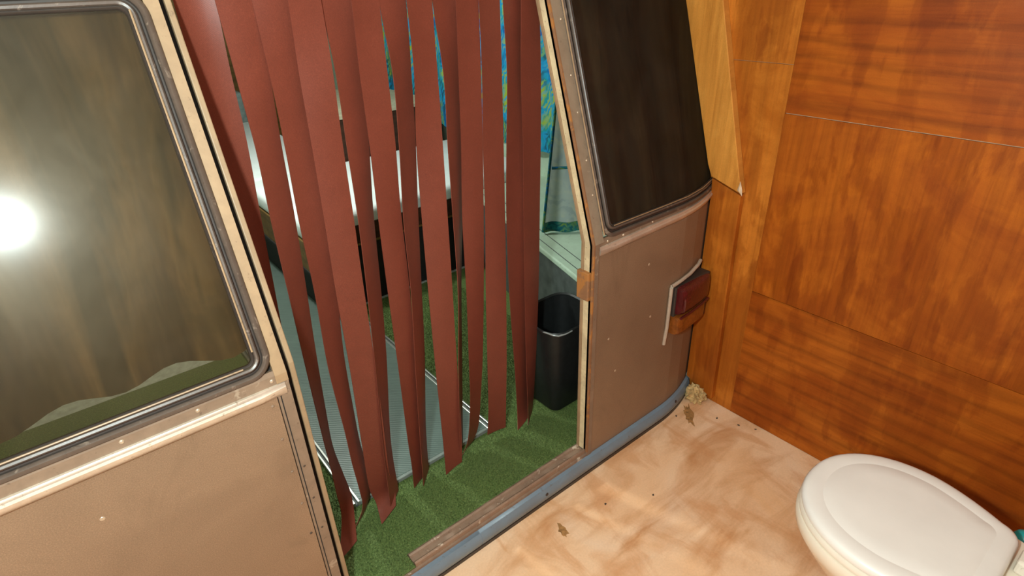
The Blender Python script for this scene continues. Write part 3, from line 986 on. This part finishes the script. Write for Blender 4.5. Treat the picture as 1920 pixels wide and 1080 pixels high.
mattress('mattress', 0.765, 2.10, 2.447, 3.285, 0.471, 0.565, 'white sheeted mattress across the front of the bed')
mattress('mattress', 0.765, 1.34, 3.295, 4.93, 0.471, 0.565, 'white sheeted mattress running back beside the brown cabinet')

cb = empty('cabinet', (1.73, 3.6, 0.07), 'dark brown low cabinet behind the bed with pale top', 'cabinet')
box('body', 1.36, 2.02, 3.295, 4.2, 0.0705, 0.80, 'darkwood', cb, bev=0.003)
box('top', 1.35, 2.03, 3.29, 4.2, 0.80, 0.822, 'beige', cb, bev=0.003)
o = box('bolster', 0.78, 1.33, 4.95, 5.15, 0.475, 0.78, 'cushion', None, (1.05, 5.05, 0.475), bev=0.03)
tag(o, 'grey green bolster at the far end of the bed', 'bolster')

# ------------------------------------------------------------------ curtains
def curtain(name, p0, p1, z0, z1, folds, amp, mat, label, top=None, hem=None, thick=0.0015, group=None):
    p0, p1 = Vector((*p0, 0)), Vector((*p1, 0))
    t0, t1 = (Vector((*top[0], 0)), Vector((*top[1], 0))) if top else (p0, p1)
    nu, nz = folds * 8, 14
    def P(u, w):
        a = p0.lerp(t0, w)
        b = p1.lerp(t1, w)
        d = (b - a)
        nrm = Vector((-d.y, d.x, 0)).normalized()
        s = math.sin(u * folds * 2 * math.pi) + 0.4 * math.sin(u * folds * 3.7 + w * 2)
        q = a + d * u + nrm * (amp * s * (1.1 - 0.4 * w))
        return (q.x, q.y, z0 + (z1 - z0) * w)
    def sheet(w0, w1, nzz, off):
        g = [[P(i / nu, w0 + (w1 - w0) * j / nzz) for i in range(nu + 1)] for j in range(nzz + 1)]
        d = (p1 - p0).normalized()
        nn = Vector((-d.y, d.x, 0))
        v = [(x + nn.x * (off + thick), y + nn.y * (off + thick), z) for r in g for x, y, z in r] + [(x + nn.x * (off - thick), y + nn.y * (off - thick), z) for r in g for x, y, z in r]
        m_ = (nu + 1) * (nzz + 1)
        f = []
        for j in range(nzz):
            for i in range(nu):
                a = j * (nu + 1) + i
                f.append((a, a + 1, a + nu + 2, a + nu + 1))
                f.append((m_ + a, m_ + a + nu + 1, m_ + a + nu + 2, m_ + a + 1))
        for j in range(nzz):
            for i in (0, nu):
                a = j * (nu + 1) + i
                f.append((a, a + nu + 1, m_ + a + nu + 1, m_ + a))
        for j in (0, nzz):
            for i in range(nu):
                a = j * (nu + 1) + i
                f.append((a, a + 1, m_ + a + 1, m_ + a))
        return v, f
    base = ((p0.x + p1.x) / 2, (p0.y + p1.y) / 2, z0)
    if hem:
        e = empty(name, base, label, 'curtain', group)
        v, f = sheet(hem / (z1 - z0), 1, nz, 0)
        obj('cloth', v, f, mat, e, smooth=True)
        v, f = sheet(0, hem / (z1 - z0), 1, 0)
        obj('hem', v, f, 'leaf_hem', e, smooth=True, label='dark blue printed hem')
        return e
    v, f = sheet(0, 1, nz, 0)
    o = obj(name, v, f, mat, None, base, smooth=True)
    return tag(o, label, 'curtain', group)


curtain('curtain', (2.06, 1.72), (2.06, 4.6), 0.66, 1.78, 14, 0.012, 'leaf', 'blue and green tropical leaf curtain along the far side wall of the van')
pc = curtain('curtain', (1.568, 1.752), (1.99, 1.46), 0.507, 1.75, 4, 0.010, 'leaf_back', 'pale blue curtain reverse with dark blue hem above the mint ledge', top=((1.745, 1.755), (1.99, 1.52)), hem=0.045)
# dark edge piping on the pale curtain
tube('edge_piping', [(1.562, 1.752, 0.512), (1.619, 1.753, 0.90), (1.738, 1.756, 1.74)], 0.006, 'leaf_hem', pc, seg=6)
tube('seam', [(1.606, 1.742, 0.79), (1.70, 1.665, 0.79), (1.86, 1.555, 0.79)], 0.006, 'leaf_hem', pc, seg=6)
curtain('curtain', (-0.72, 1.12), (0.20, 1.12), 0.86, 1.60, 5, 0.022, 'fold_drape', 'brown patterned curtain with painted fold shading behind the dusty window', top=((-0.72, 1.33), (0.20, 1.33)))
curtain('curtain', (1.21, 1.13), (2.02, 1.13), 0.79, 1.60, 5, 0.014, 'fold_drape', 'brown patterned curtain with painted fold shading behind the dark window above the tail light', top=((1.21, 1.34), (2.02, 1.34)))

# ------------------------------------------------------------------ bin
bn = empty('waste_bin', (1.21, 1.295, 0.086), 'black plastic waste bin on the grass mat beside the jamb', 'waste bin')


def rr_ring(x0, x1, y0, y1, z, r, seg=5):
    pts = []
    for cx, cy, a0 in ((x1 - r, y0 + r, -90), (x1 - r, y1 - r, 0), (x0 + r, y1 - r, 90), (x0 + r, y0 + r, 180)):
        for i in range(seg + 1):
            a = math.radians(a0 + 90 * i / seg)
            pts.append((cx + r * math.cos(a), cy + r * math.sin(a), z))
    return pts


bx = (1.104, 1.350, 1.185, 1.405)


def br(z, d, r):
    return rr_ring(bx[0] + d, bx[1] - d, bx[2] + d, bx[3] - d, z, r)


loft('body', [br(0.0865, 0.028, 0.03), br(0.092, 0.024, 0.035), br(0.25, 0.012, 0.045), br(0.43, 0.0, 0.055), br(0.43, 0.004, 0.051), br(0.25, 0.016, 0.041), br(0.096, 0.028, 0.03)], 'bin', bn)
loft('rim', [br(0.428, 0.001, 0.054), br(0.428, -0.005, 0.06), br(0.438, -0.006, 0.061), br(0.443, -0.002, 0.057), br(0.438, 0.004, 0.051), br(0.428, 0.004, 0.051)], 'bin', bn, cap0=False, cap1=False)
tube('bag_edge', [(1.102, 1.26, 0.43), (1.101, 1.225, 0.442), (1.108, 1.20, 0.441), (1.123, 1.186, 0.437), (1.148, 1.181, 0.436), (1.18, 1.180, 0.437)], 0.003, 'bag', bn, seg=6)

# ------------------------------------------------------------------ toilet
AX = 1.200
to = empty('toilet', (AX, 0.10, 0.0), 'cream toilet with closed white lid beside the plywood wall', 'toilet')


def outline(a, yf, yb, wb, n=64, rc=0.035):
    """plan of a seat or lid: oval nose towards +Y, narrower straight back"""
    yc = 0.165
    pts = []
    for i in range(n // 2 + 1):
        q = math.pi * i / (n // 2)
        pts.append((a * math.copysign(abs(math.cos(q)) ** 0.92, math.cos(q)), yc + (yf - yc) * math.sin(q) ** 0.96))
    L = []
    for i in range(1, 11):
        t = i / 10
        L.append((-(a + (wb - a) * t ** 1.7), yc + (yb + rc - yc) * t))
    for i in range(1, 7):
        q = math.pi / 2 * i / 6
        L.append((-(wb - 0.006 * i / 6 - rc * (1 - math.cos(q))), yb + rc - rc * math.sin(q)))
    pts += L
    pts += [(-x, y) for x, y in reversed(L)]
    return pts


def ring(pl, z, d=0.0, cy=0.16, sink=0.0):
    out = []
    for x, y in pl:
        L = math.hypot(x, y - cy)
        k = (L - d) / L
        out.append((AX + x * k, cy + (y - cy) * k, z))
    return out


lidp = outline(0.187, 0.366, -0.018, 0.146)
loft('lid', [ring(lidp, 0.402, 0.006), ring(lidp, 0.405, 0.001), ring(lidp, 0.413, 0.0), ring(lidp, 0.4205, 0.004), ring(lidp, 0.4235, 0.010), ring(lidp, 0.4250, 0.018),
             ring(lidp, 0.4258, 0.040), ring(lidp, 0.4252, 0.0425), ring(lidp, 0.4252, 0.0435), ring(lidp, 0.4262, 0.046), ring(lidp, 0.4272, 0.08), ring(lidp, 0.4276, 0.13)],
     'lid', to, label='closed white lid with a shallow oval groove')
seatp = outline(0.189, 0.368, -0.018, 0.148)
loft('seat', [ring(seatp, 0.383, 0.008), ring(seatp, 0.386, 0.001), ring(seatp, 0.393, 0.0), ring(seatp, 0.400, 0.004), ring(seatp, 0.4015, 0.012)], 'seat', to)
bowlp = outline(0.192, 0.366, -0.10, 0.16)


def bring(z, kx, yf, yb, base=bowlp):
    out = []
    for x, y in base:
        t = (y + 0.10) / 0.466
        out.append((AX + x * kx, yb + (yf - yb) * t, z))
    return out


loft('bowl', [bring(0.0, 0.60, 0.25, -0.22), bring(0.02, 0.59, 0.25, -0.22), bring(0.10, 0.54, 0.235, -0.20), bring(0.18, 0.60, 0.25, -0.16), bring(0.25, 0.76, 0.300, -0.12),
              bring(0.30, 0.89, 0.338, -0.11), bring(0.335, 0.965, 0.360, -0.10), bring(0.352, 1.0, 0.368, -0.10), bring(0.374, 1.005, 0.370, -0.10), bring(0.381, 0.985, 0.366, -0.095), bring(0.3825, 0.95, 0.358, -0.09)], 'ceramic', to)
box('deck', AX - 0.155, AX + 0.155, -0.24, -0.03, 0.30, 0.383, 'ceramic', to, bev=0.02)
for s in (-1, 1):
    h = box('hinge', AX + s * 0.085 - 0.025, AX + s * 0.085 + 0.025, -0.062, -0.026, 0.383, 0.418, 'seat', to, bev=0.006)
    tube('hinge_pin', [(AX + s * 0.085 - 0.028, -0.044, 0.404), (AX + s * 0.085 + 0.028, -0.044, 0.404)], 0.008, 'seat', h)
tank = box('tank', AX - 0.20, AX + 0.20, -0.42, -0.21, 0.385, 0.72, 'ceramic', to, bev=0.025)
box('tank_lid', AX - 0.21, AX + 0.21, -0.43, -0.20, 0.72, 0.755, 'ceramic', tank, bev=0.012)
tube('flush_lever', [(AX - 0.15, -0.208, 0.66), (AX - 0.15, -0.195, 0.66), (AX - 0.09, -0.192, 0.655)], 0.007, 'alu', tank)

# teal brush standing behind the toilet
tb = empty('toilet_brush', (1.452, -0.022, 0.0), 'teal rounded brush handle showing behind the hinge of the toilet', 'toilet brush')


def lathe(name, prof, cx, cy, mat, parent, seg=20):
    return loft(name, [[(cx + r * math.cos(2 * math.pi * k / seg), cy + r * math.sin(2 * math.pi * k / seg), z) for k in range(seg)] for r, z in prof], mat, parent)


lathe('holder', [(0.05, 0.0), (0.055, 0.01), (0.052, 0.05), (0.045, 0.12), (0.043, 0.13), (0.038, 0.13), (0.04, 0.05)], 1.452, -0.022, 'teal', tb)
lathe('handle', [(0.009, 0.10), (0.009, 0.20), (0.012, 0.24), (0.021, 0.27), (0.025, 0.295), (0.024, 0.318), (0.017, 0.334), (0.006, 0.340)], 1.452, -0.022, 'teal', tb)
